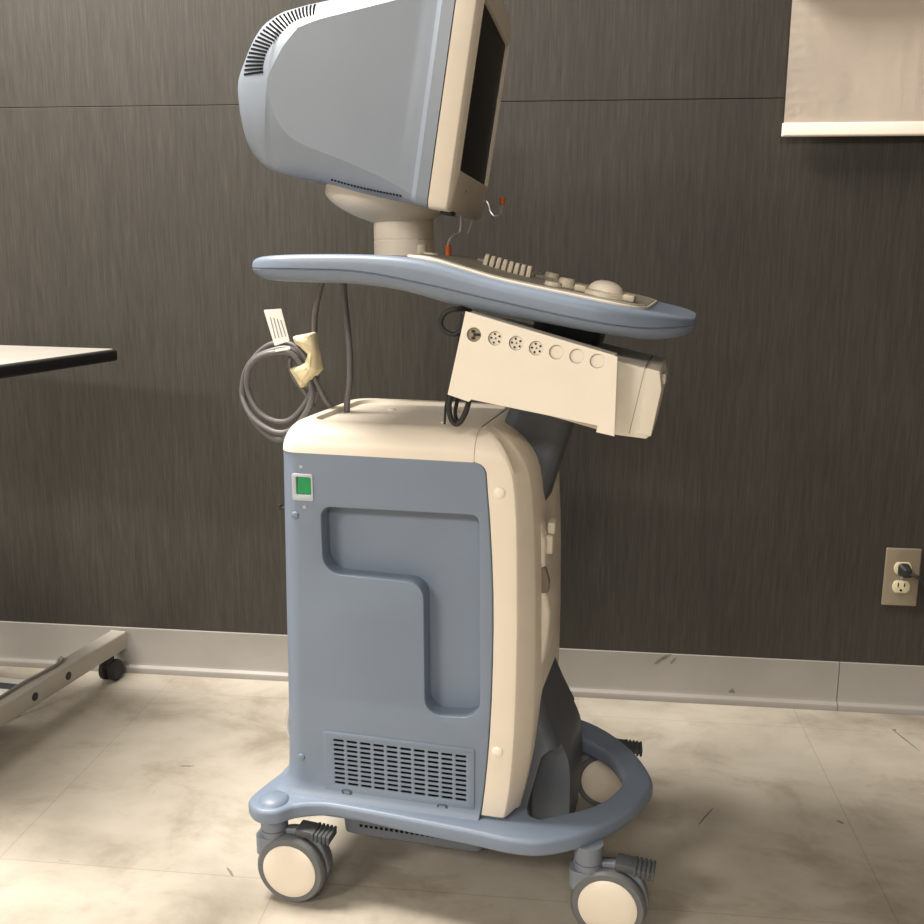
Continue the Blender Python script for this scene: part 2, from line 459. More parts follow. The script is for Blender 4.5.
# --- cream front cover: flat cheeks, a wide chamfer, rounded over the top
uc = smooth_tab([(.158, .0862), (.167, .0885), (.2, .0935), (.28, .099), (.38, .101), (.446, .101), (.585, .098), (.655, .0900), (.692, .084)])
uh = smooth_tab([(.158, .1010), (.2, .110), (.263, .118), (.35, .1195), (.432, .1185), (.52, .1165), (.608, .111), (.655, .103), (.692, .094)])
def front_sec(z):
    e = top_e(z, .652); f = top_e(z, .628, .691, .052)
    back = panel_front(z)+.0014 if z < .6525 else .0442
    c = interp(uc, z)-f*.75; h = interp(uh, z)-f
    c = max(c, back+.004); h = max(h, c+.001)
    w = .1455-e
    half = [(back, -w), (c-.006, -w), (c-.001, -w+.0012), (c+.002, -w+.004), (h-.004, -w+.027), (h-.001, -w+.031), (h+.001, -w+.036), (h+.0025, -.05)]
    return [(u, y, z) for u, y in half]+[(u, -y, z) for u, y in half[::-1]]
zf = [.1575, .160, .17, .2, .24, .28, .33, .38, .43, .48, .53, .58, .61, .63, .6385, .641, .6435, .646, .648, .650, .6515, .6524, .6535, .658, .662, .666, .670, .674, .678, .682, .6855, .688, .6895, .6905, .691]
bm = bmesh.new(); loft(bm, [front_sec(z) for z in zf])
front = obj('front_cover', bm, CREAM, CART, 28)
cap(.0765, .615, .0072, CREAMW, -.1455); cap(.077, .255, .0072, CREAMW, -.1455)
# bulged centre panel of the front with its grip and latch
pan = catmull([(.090, .582, 0), (.102, .578, 0), (.111, .570, 0), (.117, .556, 0), (.1205, .542, 0), (.1235, .530, 0), (.1235, .505, 0), (.1245, .470, 0), (.130, .440, 0), (.1315, .424, 0), (.1285, .385, 0), (.122, .350, 0), (.112, .322, 0), (.096, .300, 0)], 5)
bm = plate([(p.x, p.y) for p in pan], t=.084, bev=.006, M=side(-.030), res=3)
fp = obj('front_panel', bm, CREAM, CART, 40)
bm = bmesh.new()
box(bm, (.1245, -.040, .523), (.013, .034, .026), .002); box(bm, (.1275, -.036, .545), (.010, .030, .016), .002)
obj('cover_latch', bm, IVORY, fp)
bm = plate(round_poly([(.104, .470), (.123, .500), (.1300, .476), (.1290, .460), (.116, .458), (.1205, .440), (.1185, .412), (.113, .440), (.104, .456)], .003, 4), t=.010, bev=.001, M=side(-.0685))
obj('grip_pocket', bm, POCKET, fp)

# --- column behind the front cover, from the undercarriage to the console
bm = bmesh.new()
cs = [(.072, .03, .162, .075), (.12, .03, .164, .092), (.145, .03, .165, .108), (.16, .03, .165, .106), (.19, .03, .164, .1), (.215, .03, .160, .095), (.25, .02, .145, .088), (.29, .02, .129, .078), (.35, .01, .110, .066), (.42, .0, .097, .052),
      (.50, .0, .098, .045), (.57, .02, .114, .045), (.62, .035, .128, .045), (.665, .05, .141, .047), (.72, .07, .158, .05), (.78, .09, .176, .055), (.832, .1, .19, .065)]
zz = smooth_tab([(a, b) for a, b, c, d in cs], 4); z2 = smooth_tab([(a, c) for a, b, c, d in cs], 4); z3 = smooth_tab([(a, d) for a, b, c, d in cs], 4)
loft(bm, [[(u, y, z) for u, y in rrect(a, c, -d, d, .020, 6)] for (z, a), (_, c), (_, d) in zip(zz, z2, z3)])
pk = round_poly([(.1115, .05), (.1115, .158), (.1275, .226), (.138, .236), (.20, .240), (.20, .05)], [.001, .012, .014, .014, .001, .001], 5)
cuts = [plate(pk, t=.2, M=side(s_*.167)) for s_ in (-1, 1)]
bm = boolean(bm, cuts)
bmesh.ops.triangulate(bm, faces=[f for f in bm.faces if len(f.verts) > 4])
col_ = obj('column', bm, BLUED, CART, 40)
WARP = False
# --- casters: one built, three copied
def make_caster():
    c = empty('caster', (0, 0, 0)); c.parent = CART; c.scale = (.972, .972, .972)
    ax = Matrix.Rotation(PI/2, 4, 'X')
    for nm, y0 in (('wheel', -.013), ('wheel', .013)):
        bm = bmesh.new(); w = .0095
        lathe(bm, [(.040, -w), (.050, -w), (.0528, -w+.003), (.054, 0), (.0528, w-.003), (.050, w), (.040, w)], 48, Matrix.Translation((0, y0, .054)) @ ax, True, True)
        wh = obj(nm, bm, TYRE, c, 40)
        s = -1 if y0 < 0 else 1
        bm = bmesh.new()
        M = Matrix.Translation((0, y0+s*w, .054)) @ Matrix.Rotation(-s*PI/2, 4, 'X') if s > 0 else Matrix.Translation((0, y0+s*w, .054)) @ Matrix.Rotation(PI/2, 4, 'X')
        lathe(bm, [(.0418, -.002), (.0418, .0012), (.040, .0024), (.025, .0048), (.0002, .0058)], 48, M, True, True)
        hc = obj('hub_cap', bm, CREAM, c, 40)
    # fork: hood between the two wheels, and the swivel neck
    hood = [(-.046, .070), (-.050, .088), (-.051, .112), (-.014, .112), (.004, .114), (.024, .112), (.042, .096), (.052, .072), (.055, .050), (.040, .050), (0, .04)]
    bm = plate([(p.x, p.y) for p in catmull([(a, b, 0) for a, b in hood], 4, True)], t=.0095, bev=.002, M=side(0))
    b2 = bmesh.new()
    loft(b2, [[(u, y, z) for u, y in rrect(-.058, -.012-(.1-z)*.5, -.021, .021, .014, 5)] for z in (.072, .085, .100)])
    lathe(b2, [(.0205, .098), (.0205, .109), (.0185, .1095), (.0185, .111), (.0205, .1115), (.0205, .137)], 28, Matrix.Translation((-.032, 0, 0)), True, True)
    me = bpy.data.meshes.new('t'); b2.to_mesh(me); b2.free(); bm.from_mesh(me); bpy.data.meshes.remove(me)
    obj('fork', bm, CASTER, c, 40)
    bm = bmesh.new()
    tilt = Matrix.Rotation(R(4), 4, 'Y')
    box(bm, (.022, 0, .113), (.030, .030, .012), .003, 2, tilt)
    for k in range(5): box(bm, (.035+k*.0062, 0, .1112-k*.0006), (.0044, .034, .0135), .0016, 2, tilt)
    box(bm, (.046, 0, .1105), (.030, .030, .009), .002, 2, tilt)
    obj('brake_pedal', bm, PEDAL, c, 40)
    return c
def copy_tree(o, parent):
    c = o.copy(); COL.objects.link(c); c.parent = parent
    for ch in list(o.children): copy_tree(ch, c)
    return c
cst = make_caster()
spots = [(-.213, -.167, 0), (-.2125, .178, R(8)), (.2435, -.134, R(-2)), (.204, .200, R(6))]
for i, (u, y, a) in enumerate(spots):
    c = cst if i == 0 else copy_tree(cst, CART)
    c.location = (u, y, 0); c.rotation_euler = (0, 0, a)

WARP = True
# --- console
ztop = smooth_tab([(-.252, .896), (-.235, .9025), (-.21, .9055), (-.163, .9075), (-.10, .9078), (-.06, .9065), (-.025, .9035), (.0, .899), (.04, .888), (.082, .877), (.174, .859), (.241, .846), (.285, .8375), (.300, .833)])
zbot = smooth_tab([(-.252, .885), (-.235, .878), (-.21, .8745), (-.163, .8730), (-.1, .8715), (-.038, .864), (.034, .8455), (.129, .8295), (.22, .8145), (.255, .8105), (.285, .8125), (.300, .820)])
zsm = smooth_tab([(-.252, .8905), (-.163, .8900), (-.087, .8875), (-.002, .873), (.082, .855), (.175, .8365), (.242, .8265), (.300, .8265)])
UB, UFr, WC = -.252, .300, .182
def cw(u):
    r = .075
    if u < UB+r: return WC-r+math.sqrt(max(0, r*r-(UB+r-u)**2))
    a, b = .13, .115
    if u > UFr-a: return WC-b+b*math.sqrt(max(0, 1-((u-(UFr-a))/a)**2))
    return WC
def con_sec(u):
    w = cw(u); t = interp(ztop, u); b = interp(zbot, u); s = interp(zsm, u)
    h1 = t-s; h2 = s-b
    half = [(0, b), (w-.05, b), (w-.022, b+h2*.06), (w-.009, b+h2*.3), (w-.0025, b+h2*.65), (w, s-.0012), (w-.0022, s-.0006), (w-.0022, s+.0004), (w, s+.001),
            (w-.0003, s+h1*.5), (w-.0015, s+h1*.75), (w-.005, t-h1*.08), (w-.010, t), (w-.05, t), (0, t)]
    pts = [(u, -y, z) for y, z in half]+[(u, y, z) for y, z in half[::-1][1:-1]]
    return pts
us = [UB+.0004, UB+.001, UB+.002, UB+.004, UB+.007, UB+.012, UB+.02, UB+.03, UB+.045, UB+.06]
us += [UB+.075+i*(.17-(UB+.075))/22 for i in range(23)]
us += [.19, .21, .23, .245, .26, .27, .28, .287, .292, .296, .298, .2993, .2998]
bm = bmesh.new(); loft(bm, [con_sec(u) for u in us])
console = obj('console', bm, BLUE, CART, 35)
console['label'] = 'blue grey control console shelf'
# control deck: cream surround and taupe working surface that follow the console's slope
def deck(u0, u1, w, dz, rnd, n=26):
    secs = []
    for i in range(n+1):
        u = u0+(u1-u0)*i/n
        k = min(u-u0, u1-u); ww = w if k > rnd else w-rnd+math.sqrt(max(0, rnd*rnd-(rnd-k)**2))
        t = interp(ztop, u)
        secs.append([(u, -ww, t-.004), (u, -ww, t+dz-.0012), (u, -ww+.0015, t+dz), (u, ww-.0015, t+dz), (u, ww, t+dz-.0012), (u, ww, t-.004)])
    bm = bmesh.new(); loft(bm, secs); return bm
dk = obj('control_deck', deck(-.05, .246, .1545, .0030, .05, 60), IVORY, CART, 35)
obj('deck_surface', deck(-.038, .243, .1525, .0040, .048, 60), TAUPE, dk, 35)
def slope(u): return math.atan2(interp(ztop, u+.01)-interp(ztop, u-.01), .02)
def on_deck(u): return interp(ztop, u)+.0044
def tilt_at(u, y, dz=0): return Matrix.Translation((u, y, on_deck(u)+dz)) @ Matrix.Rotation(-slope(u), 4, 'Y')
def knob(name, u, y, r, h, m=KEYC):
    bm = bmesh.new()
    lathe(bm, [(r*1.1, 0), (r*1.1, h*.25), (r, h*.3), (r*.95, h*.85), (r*.8, h), (.0002, h)], 24, tilt_at(u, y, -.001), True, True)
    return obj(name, bm, m, dk)
for k in range(8):                                  # eight slide controls in a row
    u = .0275+k*.00815
    bm = bmesh.new(); box(bm, (0, 0, 0), (.0064, .011, .0155), .0012, 2)
    for v in bm.verts:
        if v.co.z > 0: v.co.x *= .85
    bmesh.ops.transform(bm, matrix=tilt_at(u, -.004, .0065), verts=bm.verts)
    obj('slide_key', bm, KEYC, dk)
knob('knob', -.060, -.02, .0095, .0125); knob('knob', -.036, -.05, .009, .003)
knob('knob', .130, -.095, .011, .006); knob('knob', .141, -.06, .0105, .0115); knob('knob', .105, .05, .010, .010)
# trackball in its raised collar, a button at each side
bm = bmesh.new()
lathe(bm, [(.030, -.001), (.029, .004), (.024, .006), (.021, .0062)], 32, tilt_at(.192, -.085), True, True)
tb = obj('trackball_collar', bm, KEYC, dk)
bm = bmesh.new()
lathe(bm, [(.0225, .001), (.0222, .006), (.0195, .0115), (.0145, .0155), (.0075, .018), (.0003, .0187)], 32, tilt_at(.192, -.085), True, True)
obj('trackball', bm, CREAMW, tb)
for du in (-.028, .030):
    bm = bmesh.new(); box(bm, (0, 0, 0), (.014, .04, .008), .002, 2); bmesh.ops.transform(bm, matrix=tilt_at(.192+du, -.085, .004), verts=bm.verts)
    obj('button', bm, KEYC, dk)
bm = bmesh.new()
for i in range(9):
    for j in range(5):
        b_ = tilt_at(.01+i*.0135, .045+j*.016, .001)
        box(bm, (0, 0, 0), (.011, .013, .004)); bmesh.ops.transform(bm, matrix=b_, verts=bm.verts[-8:])
obj('keyboard', bm, TAUPE, dk)

# --- neck, tilt dish, monitor
bm = bmesh.new()
lathe(bm, [(.0435, .900), (.0435, .9068), (.0405, .9085), (.0402, .927), (.0395, .9275), (.0395, .9283), (.0402, .929), (.0400, .955)], 44, Matrix.Translation((-.088, 0, 0)), True, True)
neck = obj('neck', bm, CREAM, CART, 30)
WARP = False
MON = Matrix.Translation((-.0922, .01, 1.10)) @ Matrix.Rotation(R(5.4), 4, 'Z') @ Matrix.Rotation(R(8.4), 4, 'Y')
bm = bmesh.new()
secs = []
for t in [i/12 for i in range(13)]:                 # half of a flattened bowl hung under the tilted housing
    k = max((1-t**1.7)**.62, .02)
    secs.append([(-.0165+.084*k*math.cos(a)+.012*(1-k), .082*k*math.sin(a), -.0995-.0335*t) for a in [2*PI*i/40 for i in range(40)]])
secs.insert(0, [(x, y, -.084) for x, y, z in secs[0]])
loft(bm, secs)
dish = obj('tilt_dish', bm, CREAM, CART, 35, MON)
ft = smooth_tab([(-.207, .036), (-.206, .044), (-.2045, .054), (-.2020, .0635), (-.198, .080), (-.188, .1005), (-.1675, .1140), (-.138, .1245), (-.1135, .1315), (-.05, .149), (0, .162), (.05, .174)])      # top line of the housing
fbm = smooth_tab([(-.207, -.004), (-.206, -.012), (-.2045, -.021), (-.201, -.0375), (-.1935, -.0555), (-.182, -.069), (-.1640, -.0805), (-.140, -.0862), (-.109, -.0885), (-.079, -.0895), (-.02, -.096), (.05, -.100)])   # bottom line
fhw = [(-.207, .084), (-.2055, .089), (-.201, .096), (-.192, .1055), (-.18, .1150), (-.168, .1235), (-.158, .1305), (.052, .1465)]
fup = [(-.207, .023), (-.1585, .023), (-.1575, .0300), (-.1515, .0452), (-.1408, .0687), (-.1243, .0914), (-.0999, .1032), (-.002, .1357), (.052, .153)]
flo = [(-.207, .019), (-.1585, .019), (-.1563, .0105), (-.1467, -.0113), (-.1336, -.0303), (-.1187, -.0416), (-.0991, -.0484), (-.0359, -.0620), (.0054, -.0728), (.03, -.081), (.052, -.0890)]
NQ = 9
def band(hw, dx, f, e, q0):
    """from the edge of the flat cheek (hw, f) round to the top or bottom line e; q0 > 0 leaves a crease"""
    out = []
    for i in range(NQ+1):
        q = q0+(PI/2-q0)*i/NQ
        out.append((hw-dx*(math.cos(q0)-math.cos(q))/math.cos(q0), f+(e-f)*(math.sin(q)-math.sin(q0))/(1-math.sin(q0))))
    return out
def sym(a, up, low):
    pts = up[::-1]+low
    return [(a, y, z) for y, z in pts]+[(a, -y, z) for y, z in pts[::-1]]
def mon_sec(a):
    dx = interp([(-.207, .050), (-.15, .046), (-.05, .042), (.0, .036), (.035, .022), (.052, .012)], a)
    hw = interp(fhw, a); q0 = R(interp([(-.16, 0), (-.15, 34), (.0, 34), (.05, 10)], a))
    return sym(a, band(hw, dx, interp(fup, a), interp(ft, a), q0), band(hw, dx, interp(flo, a), interp(fbm, a), q0))
secs = []
s0 = mon_sec(-.207)
for k, da in ((.60, .0024), (.85, .0022), (.95, .0014)):
    secs.append([(-.207-da, y*k, .018+(z-.018)*k) for a, y, z in s0])
for a in [-.207, -.206, -.2045, -.202, -.198, -.193, -.187, -.18, -.172, -.164, -.158, -.1555, -.154, -.151, -.147, -.142, -.136, -.13, -.124, -.115, -.105, -.095, -.08, -.065, -.05, -.03, -.01, .005, .02, .03, .04, .047, .052]: secs.append(mon_sec(a))
secs = [[(-.158+(a+.158)*1.16 if a < -.158 else a, y, z) for a, y, z in q] for q in secs]      # depth of the rounded back
# flared collar that carries the bezel
def collar(a, hw, t, b, r): return sym(a, band(hw, r, t-r, t, 0), band(hw, r, b+r, b, 0))
secs += [collar(.0535, .1535, .177, -.1005, .012), collar(.060, .158, .190, -.1015, .012), collar(.0755, .160, .196, -.1025, .012)]
bm = bmesh.new(); loft(bm, secs)
bm.normal_update(); bmesh.ops.recalc_face_normals(bm, faces=bm.faces)
bvh = BVHTree.FromBMesh(bm)
mon = obj('monitor', bm, BLUEM, CART, 13, MON)
mon['label'] = 'blue grey tilted monitor with cream front bezel'
# radial cooling slots at the rear upper corner
outer = catmull([(-.2010, .0307, 0), (-.2015, .0454, 0), (-.1975, .063, 0), (-.1860, .0850, 0), (-.1680, .1040, 0), (-.147, .1150, 0), (-.1124, .1255, 0)], 12)
inner = catmull([(-.1700, .0339, 0), (-.1714, .0445, 0), (-.1682, .0608, 0), (-.1606, .0745, 0), (-.1482, .0905, 0), (-.1351, .1012, 0), (-.1076, .1115, 0)], 12)
def arc(P, t):
    L = [0]
    for a, b in zip(P, P[1:]): L.append(L[-1]+(b-a).length)
    d = t*L[-1]
    for i in range(len(P)-1):
        if L[i+1] >= d-1e-9:
            return P[i].lerp(P[i+1], (d-L[i])/(L[i+1]-L[i]))
    return P[-1]
NS = 26
for s in (-1, 1):
    bm = bmesh.new()
    for k in range(NS):
        t = k/(NS-1); A = arc(outer, t); B = arc(inner, t); d = (B-A); per = Vector((-d.y, d.x, 0)).normalized()*.00125
        rows = []
        for i in range(5):
            c = A.lerp(B, .03+1.08*i/4); r2 = []
            for sg in (-1, 1):
                p = c+per*sg; h = bvh.ray_cast(Vector((p.x, s*.4, p.y)), Vector((0, -s, 0)))
                if h[0] is not None: r2.append((h[0], h[1]))
            if len(r2) == 2: rows.append(r2)
        for q0, q1 in zip(rows, rows[1:]):
            v = [bm.verts.new(x[0]+x[1]*.0009) for x in (q0[0], q0[1], q1[1], q1[0])]
            w = [bm.verts.new(x[0]-x[1]*.0012) for x in (q0[0], q0[1], q1[1], q1[0])]
            bm.faces.new(v); bm.faces.new(w[::-1])
            for i in range(4): bm.faces.new((v[i], w[i], w[(i+1) % 4], v[(i+1) % 4]))
    obj('cooling_slots', bm, SLOT, mon)
bm = bmesh.new()
for k in range(22):
    h = bvh.ray_cast(Vector((-.062+k*.0047, -.4, interp(fbm, -.062+k*.0047)+.0065)), Vector((0, 1, 0)))
    box(bm, h[0], (.0026, .002, .003))
obj('cooling_holes', bm, SLOT, mon)
# bezel
def ring(a, w, b0, b1, r): return [(a, y, z) for y, z in rrect(-w, w, b0, b1, r, 6)]
bm = bmesh.new()
loft(bm, [ring(.0760, .157, -.1005, .193, .010), ring(.0772, .160, -.1035, .197, .012), ring(.0985, .160, -.1035, .197, .012), ring(.1010, .159, -.1025, .196, .012), ring(.1035, .156, -.0995, .193, .012),
          ring(.1055, .151, -.094, .188, .01), ring(.1085, .1415, -.0525, .1555, .004), ring(.1070, .1402, -.0512, .1542, .003), ring(.1020, .1395, -.0505, .1535, .003)], True, False)
bz = obj('bezel', bm, CREAM, mon, 28)
bm = bmesh.new()
rows = []
for i in range(11):
    row = []
    for j in range(11):
        y = -.1412+.2824*i/10; z = -.0525+.208*j/10
        row.append(bm.verts.new((.1030+.003*(1-(y/.1412)**2)*(1-((z-.0515)/.104)**2), y, z)))
    rows.append(row)
for i in range(10):
    for j in range(10): bm.faces.new((rows[i][j], rows[i+1][j], rows[i+1][j+1], rows[i][j+1]))
bmesh.ops.solidify(bm, geom=bm.faces[:], thickness=.002)
obj('screen', bm, SCREEN, mon, 40)
bm = bmesh.new(); lathe(bm, [(.0022, 0), (.0022, .001), (.0002, .0013)], 14, Matrix.Translation((.1066, -.06, -.072)) @ Matrix.Rotation(PI/2, 4, 'Y'), True, True)
obj('indicator_lamp', bm, POCKET, bz)
bm = bmesh.new(); box(bm, (.094, -.10, -.1045), (.016, .03, .006), .001); obj('bezel_catch', bm, DARK, bz)

WARP = True
# --- bent wire probe hooks with orange tips on the console
def wire_hook(path, sleeve, lab):
    bm = bmesh.new(); tube(bm, path, .0016, 8, 8)
    h = obj('cable_hook', bm, STEEL, console); h['label'] = lab
    bm = bmesh.new(); tube(bm, sleeve, .0042, 12, 2); obj('hook_sleeve', bm, ORANGE, h)
wire_hook([(-.026, .0, .903), (-.0262, .0, .920), (-.024, .0, .929), (-.0175, .0, .935), (-.0105, .0, .9385), (-.0085, .0, .948), (-.0085, .0, .957), (-.010, .002, .968)],
          [(-.0268, .0, .899), (-.0265, .0, .910), (-.0262, .0, .9215)], 'white bent wire hook in an orange sleeve')
wire_hook([(-.030, .13, .94), (-.022, .13, .962), (-.012, .13, .978), (-.006, .13, .986), (-.001, .13, .982), (.003, .13, .970), (.010, .13, .964), (.0175, .13, .968), (.020, .13, .978), (.020, .13, .986)],
          [(.020, .13, .981), (.0202, .13, .986), (.020, .13, .9905)], 'curled wire hook with an orange tip')
# --- connector plate under the near edge of the console
hc_ = [(.052, .816), (.0775, .8122), (.102, .8072), (.1255, .802), (.149, .798), (.1725, .794), (.196, .789)]
outp = [(.042, .843), (.2185, .7945), (.2185, .7015), (.1975, .7055), (.1985, .7135), (.049, .7385), (.046, .7355), (.020, .7435)]
bm = plate(outp, [circle(u, z, .0085, 22) for u, z in hc_], .0022, .0004, side(-.181), 1)
b2 = bmesh.new()
box(b2, (.130, -.165, .818), (.176, .032, .002), 0, 1, Matrix.Rotation(R(15.2), 4, 'Y'))
me = bpy.data.meshes.new('t'); b2.to_mesh(me); b2.free(); bm.from_mesh(me); bpy.data.meshes.remove(me)
br = obj('connector_plate', bm, CREAMW, CART, 15)
br['label'] = 'cream sheet metal plate with a row of round sockets'
bm = plate([(.040, .820), (.206, .775), (.206, .750), (.030, .790)], t=.024, M=side(-.164)); obj('socket_housing', bm, IVORY, br)
for k, (u, z) in enumerate(hc_):
    bm = bmesh.new()
    lathe(bm, [(.0084, .0), (.0084, .0018), (.0078, .0022), (.0002, .0022)], 24, side(-.1768), True, True)
    for v in bm.verts: v.co.x += u; v.co.z += z
    sk = obj('socket', bm, OUTP if k == 0 else CREAMW, br)
    if k == 0:
        bm = bmesh.new()
        for r_, q in ((.0045, 0), (.0045, 2.1), (.0045, 4.2), (0, 0)): box(bm, (u+.001+r_*math.cos(q), -.1801, z+r_*math.sin(q)), (.004, .001, .003))
        obj('socket_pins', bm, DARK, sk)
    elif k < 4:
        bm = bmesh.new()
        for q in range(5):
            a = .5+q*2*PI/5
            b3 = side(-.18) ; n0 = len(bm.verts)
            lathe(bm, [(.0013, 0), (.0013, .0004)], 8, Matrix.Translation((u+.0052*math.cos(a), 0, z+.0052*math.sin(a))) @ side(-.18), True, True)
        lathe(bm, [(.0010, 0), (.0010, .0004)], 8, Matrix.Translation((u, 0, z)) @ side(-.18), True, True)
        obj('socket_pins', bm, DARK, sk)
# printer box on the tray behind the plate
prof = round_poly([(.05, .826), (.2635, .7765), (.2665, .755), (.2570, .699), (.2530, .695), (.2185, .698), (.05, .740)], [.002, .004, .006, .004, .003, .002, .002], 4)
bm = plate(prof, t=.16, bev=.002, M=side(-.074))
pr = obj('printer', bm, IVORY, CART, 40)
pr['label'] = 'pale printer box under the console'
bm = plate(round_poly([(.2490, .7805), (.2650, .7768), (.2680, .755), (.2585, .698), (.2415, .7015), (.2440, .7060)], .002, 3), t=.1625, bev=.0012, M=side(-.074))
for v in bm.verts: pass
obj('printer_door', bm, IVORY, pr, 40)
bm = bmesh.new(); box(bm, (.2685, -.10, .763), (.004, .03, .012), .001); obj('door_button', bm, KEYC, pr)
bm = plate([(.2480, .7820), (.2490, .7820), (.2335, .7005), (.2325, .7005)], t=.1606, M=side(-.074)); obj('door_seam', bm, TAUPE, pr)

# --- small fittings at the back
bm = bmesh.new(); tube(bm, [(-.228, -.10, .262), (-.240, -.10, .257), (-.2455, -.10, .238), (-.2445, -.10, .220), (-.240, -.10, .210), (-.230, -.10, .207)], .0036, 10)
obj('cable_loop', bm, STEEL, CART)
bm = bmesh.new(); box(bm, (-.233, -.10, .562), (.016, .008, .004), .001); box(bm, (-.2405, -.10, .563), (.003, .008, .008), .001); obj('cord_peg', bm, DARK, CART)

WARP = False
# ------------------------------------------------------------------ cords hanging on the machine
CM = CART.matrix_local if False else Matrix.Translation((-.1509, -.6027, 0)) @ Matrix.Rotation(-TH, 4, 'Z')
def to_world(bm):
    warp_verts(bm); bmesh.ops.transform(bm, matrix=CM, verts=bm.verts)
    return bm
bm = bmesh.new()
tube(bm, [(-.205, .0, .876), (-.211, .0, .862), (-.222, .004, .824), (-.226, .01, .789), (-.224, .012, .760), (-.226, .012, .735), (-.234, .012, .70), (-.252, .010, .664), (-.283, .008, .638), (-.312, .004, .650),
          (-.335, .0, .69), (-.334, -.004, .728), (-.317, -.008, .757), (-.288, -.008, .772), (-.258, -.004, .776), (-.236, 0, .755), (-.228, -.004, .722), (-.240, -.008, .694), (-.262, -.010, .672), (-.287, -.010, .670), (-.312, -.008, .684),
          (-.327, -.006, .715), (-.322, -.010, .744), (-.305, -.014, .762), (-.279, -.014, .771), (-.252, -.010, .768), (-.234, -.008, .74), (-.226, -.010, .712), (-.236, -.014, .682), (-.258, -.016, .658), (-.286, -.016, .655), (-.322, -.01, .676),
          (-.339, .0, .712), (-.326, .006, .752), (-.296, .004, .779), (-.262, .0, .783), (-.238, -.002, .765), (-.2225, -.002, .730), (-.211, .0, .705), (-.203, .004, .692)], .0042, 12, 8)
tube(bm, [(-.176, .0, .874), (-.176, 0, .855), (-.174, .002, .818), (-.172, .004, .776), (-.173, .004, .733), (-.178, .004, .702), (-.180, .006, .6838)], .0046, 12, 8)
tube(bm, [(-.258, .002, .768), (-.262, .0, .752), (-.254, .0, .730), (-.240, .0, .712), (-.228, .002, .69)], .0036, 12, 8)
cord = obj('mains_cable', to_world(bm), CORD)
tag(cord, 'coiled grey power cord taped in a bundle, hanging behind the console shelf', 'cord')
tp = [(-.250, .795), (-.236, .798), (-.222, .801), (-.218, .785), (-.214, .746), (-.228, .729), (-.243, .719), (-.2585, .748), (-.246, .753), (-.234, .757), (-.231, .770), (-.240, .779), (-.251, .784)]
bm = plate(round_poly(tp, .003, 3), t=.030, bev=.009, M=side(-.002), res=3)
for v in bm.verts:
    v.co.x += .0016*math.sin(v.co.z*420+v.co.y*90); v.co.y += .0016*math.sin(v.co.x*330+v.co.z*250)
obj('tape_wrap', to_world(bm), TAPE, cord, 50)['label'] = 'crumpled cream masking tape'
bm = plate(round_poly([(-.289, .832), (-.2625, .834), (-.252, .789), (-.275, .781)], .0015, 2), t=.0008, M=side(-.0195))
tg = obj('paper_tag', to_world(bm), PAPER, cord); tg['label'] = 'white paper tag'
bm = bmesh.new()
for k in range(4):
    x0, z0, x1, z1 = -.2800+k*.0052, .822-k*.0012, -.2735+k*.0052, .792+k*.001
    bb_ = plate([(x0, z0), (x0+.0014, z0), (x1+.0014, z1), (x1, z1)], t=.0003, M=side(-.0201))
    me = bpy.data.meshes.new('t'); bb_.to_mesh(me); bb_.free(); bm.from_mesh(me); bpy.data.meshes.remove(me)
obj('tag_print', to_world(bm), INK, tg)
bm = plate(round_poly([(-.2745, .7765), (-.251, .7815), (-.2515, .777), (-.274, .7725)], .001, 2), t=.001, M=side(-.0200)); obj('tag_fold', to_world(bm), PAPER, tg)

bm = bmesh.new()
tube(bm, [(.040, -.150, .843), (.030, -.168, .845), (.016, -.172, .841), (.009, -.172, .829), (.014, -.172, .819), (.026, -.170, .815), (.034, -.166, .822)], .0030, 10, 8)
tube(bm, [(.034, -.160, .838), (.033, -.163, .81), (.027, -.163, .78), (.022, -.162, .75), (.016, -.160, .728), (.018, -.160, .711), (.025, -.159, .7035), (.033, -.158, .712), (.040, -.158, .732), (.045, -.156, .76)], .0034, 10, 8)
tube(bm, [(.031, -.154, .838), (.024, -.154, .79), (.014, -.154, .745), (.010, -.154, .724), (.0085, -.154, .702)], .0016, 8, 8)
tube(bm, [(.036, -.152, .838), (.034, -.152, .79), (.026, -.151, .742), (.021, -.150, .716), (.026, -.149, .705), (.036, -.149, .722), (.041, -.148, .75)], .0024, 10, 8)
bc = obj('black_cable', to_world(bm), RUB)
tag(bc, 'black cable looping out from behind the cream socket plate', 'cable')

# ------------------------------------------------------------------ rolling table at the left
TB = empty('rolling_table', (-1.16, -.36, 0), 0)
tag(TB, 'wheeled table with black edged beige top and silver floor rail by the wall', 'table')
d = Vector((.1513, .9885, 0)); nrm = Vector((.9885, -.1513, 0))
def frame_m(p):
    """x runs back along the table from the wall, y to its right side"""
    M = Matrix(((*(-d), 0), (*nrm, 0), (0, 0, 1, 0), (0, 0, 0, 1))).transposed()
    M.translation = Vector(p)-Vector((-1.16, -.36, 0)); return M
def put(bm, M): bmesh.ops.transform(bm, matrix=M, verts=bm.verts); return bm
TM = frame_m((-.851, -.228, 0))
ol = round_poly([(0, 0), (.44, 0), (.44, -.75), (0, -.75)], [.012, .03, .03, .012], 6)
tt = obj('tabletop', put(plate(ol, t=.0215, bev=.005, M=flat(.7445), res=3), TM), DARK, TB, 50); tt['label'] = 'black edged board'
ol2 = round_poly([(.006, -.006), (.434, -.006), (.434, -.744), (.006, -.744)], [.010, .026, .026, .010], 6)
obj('laminate_top', put(plate(ol2, t=.0014, bev=.0004, M=flat(.7555), res=1), TM), LAMIN, tt, 50)
RM = frame_m((-.983-.9885*.019, -.018+.1513*.019, 0))
bm = bmesh.new(); loft(bm, [[(x, y, z) for y, z in rrect(-.019, .019, .060, .100, .004, 3)] for x in (0, .86)])
rl = obj('floor_rail', put(bm, RM), SILVER, TB, 40)
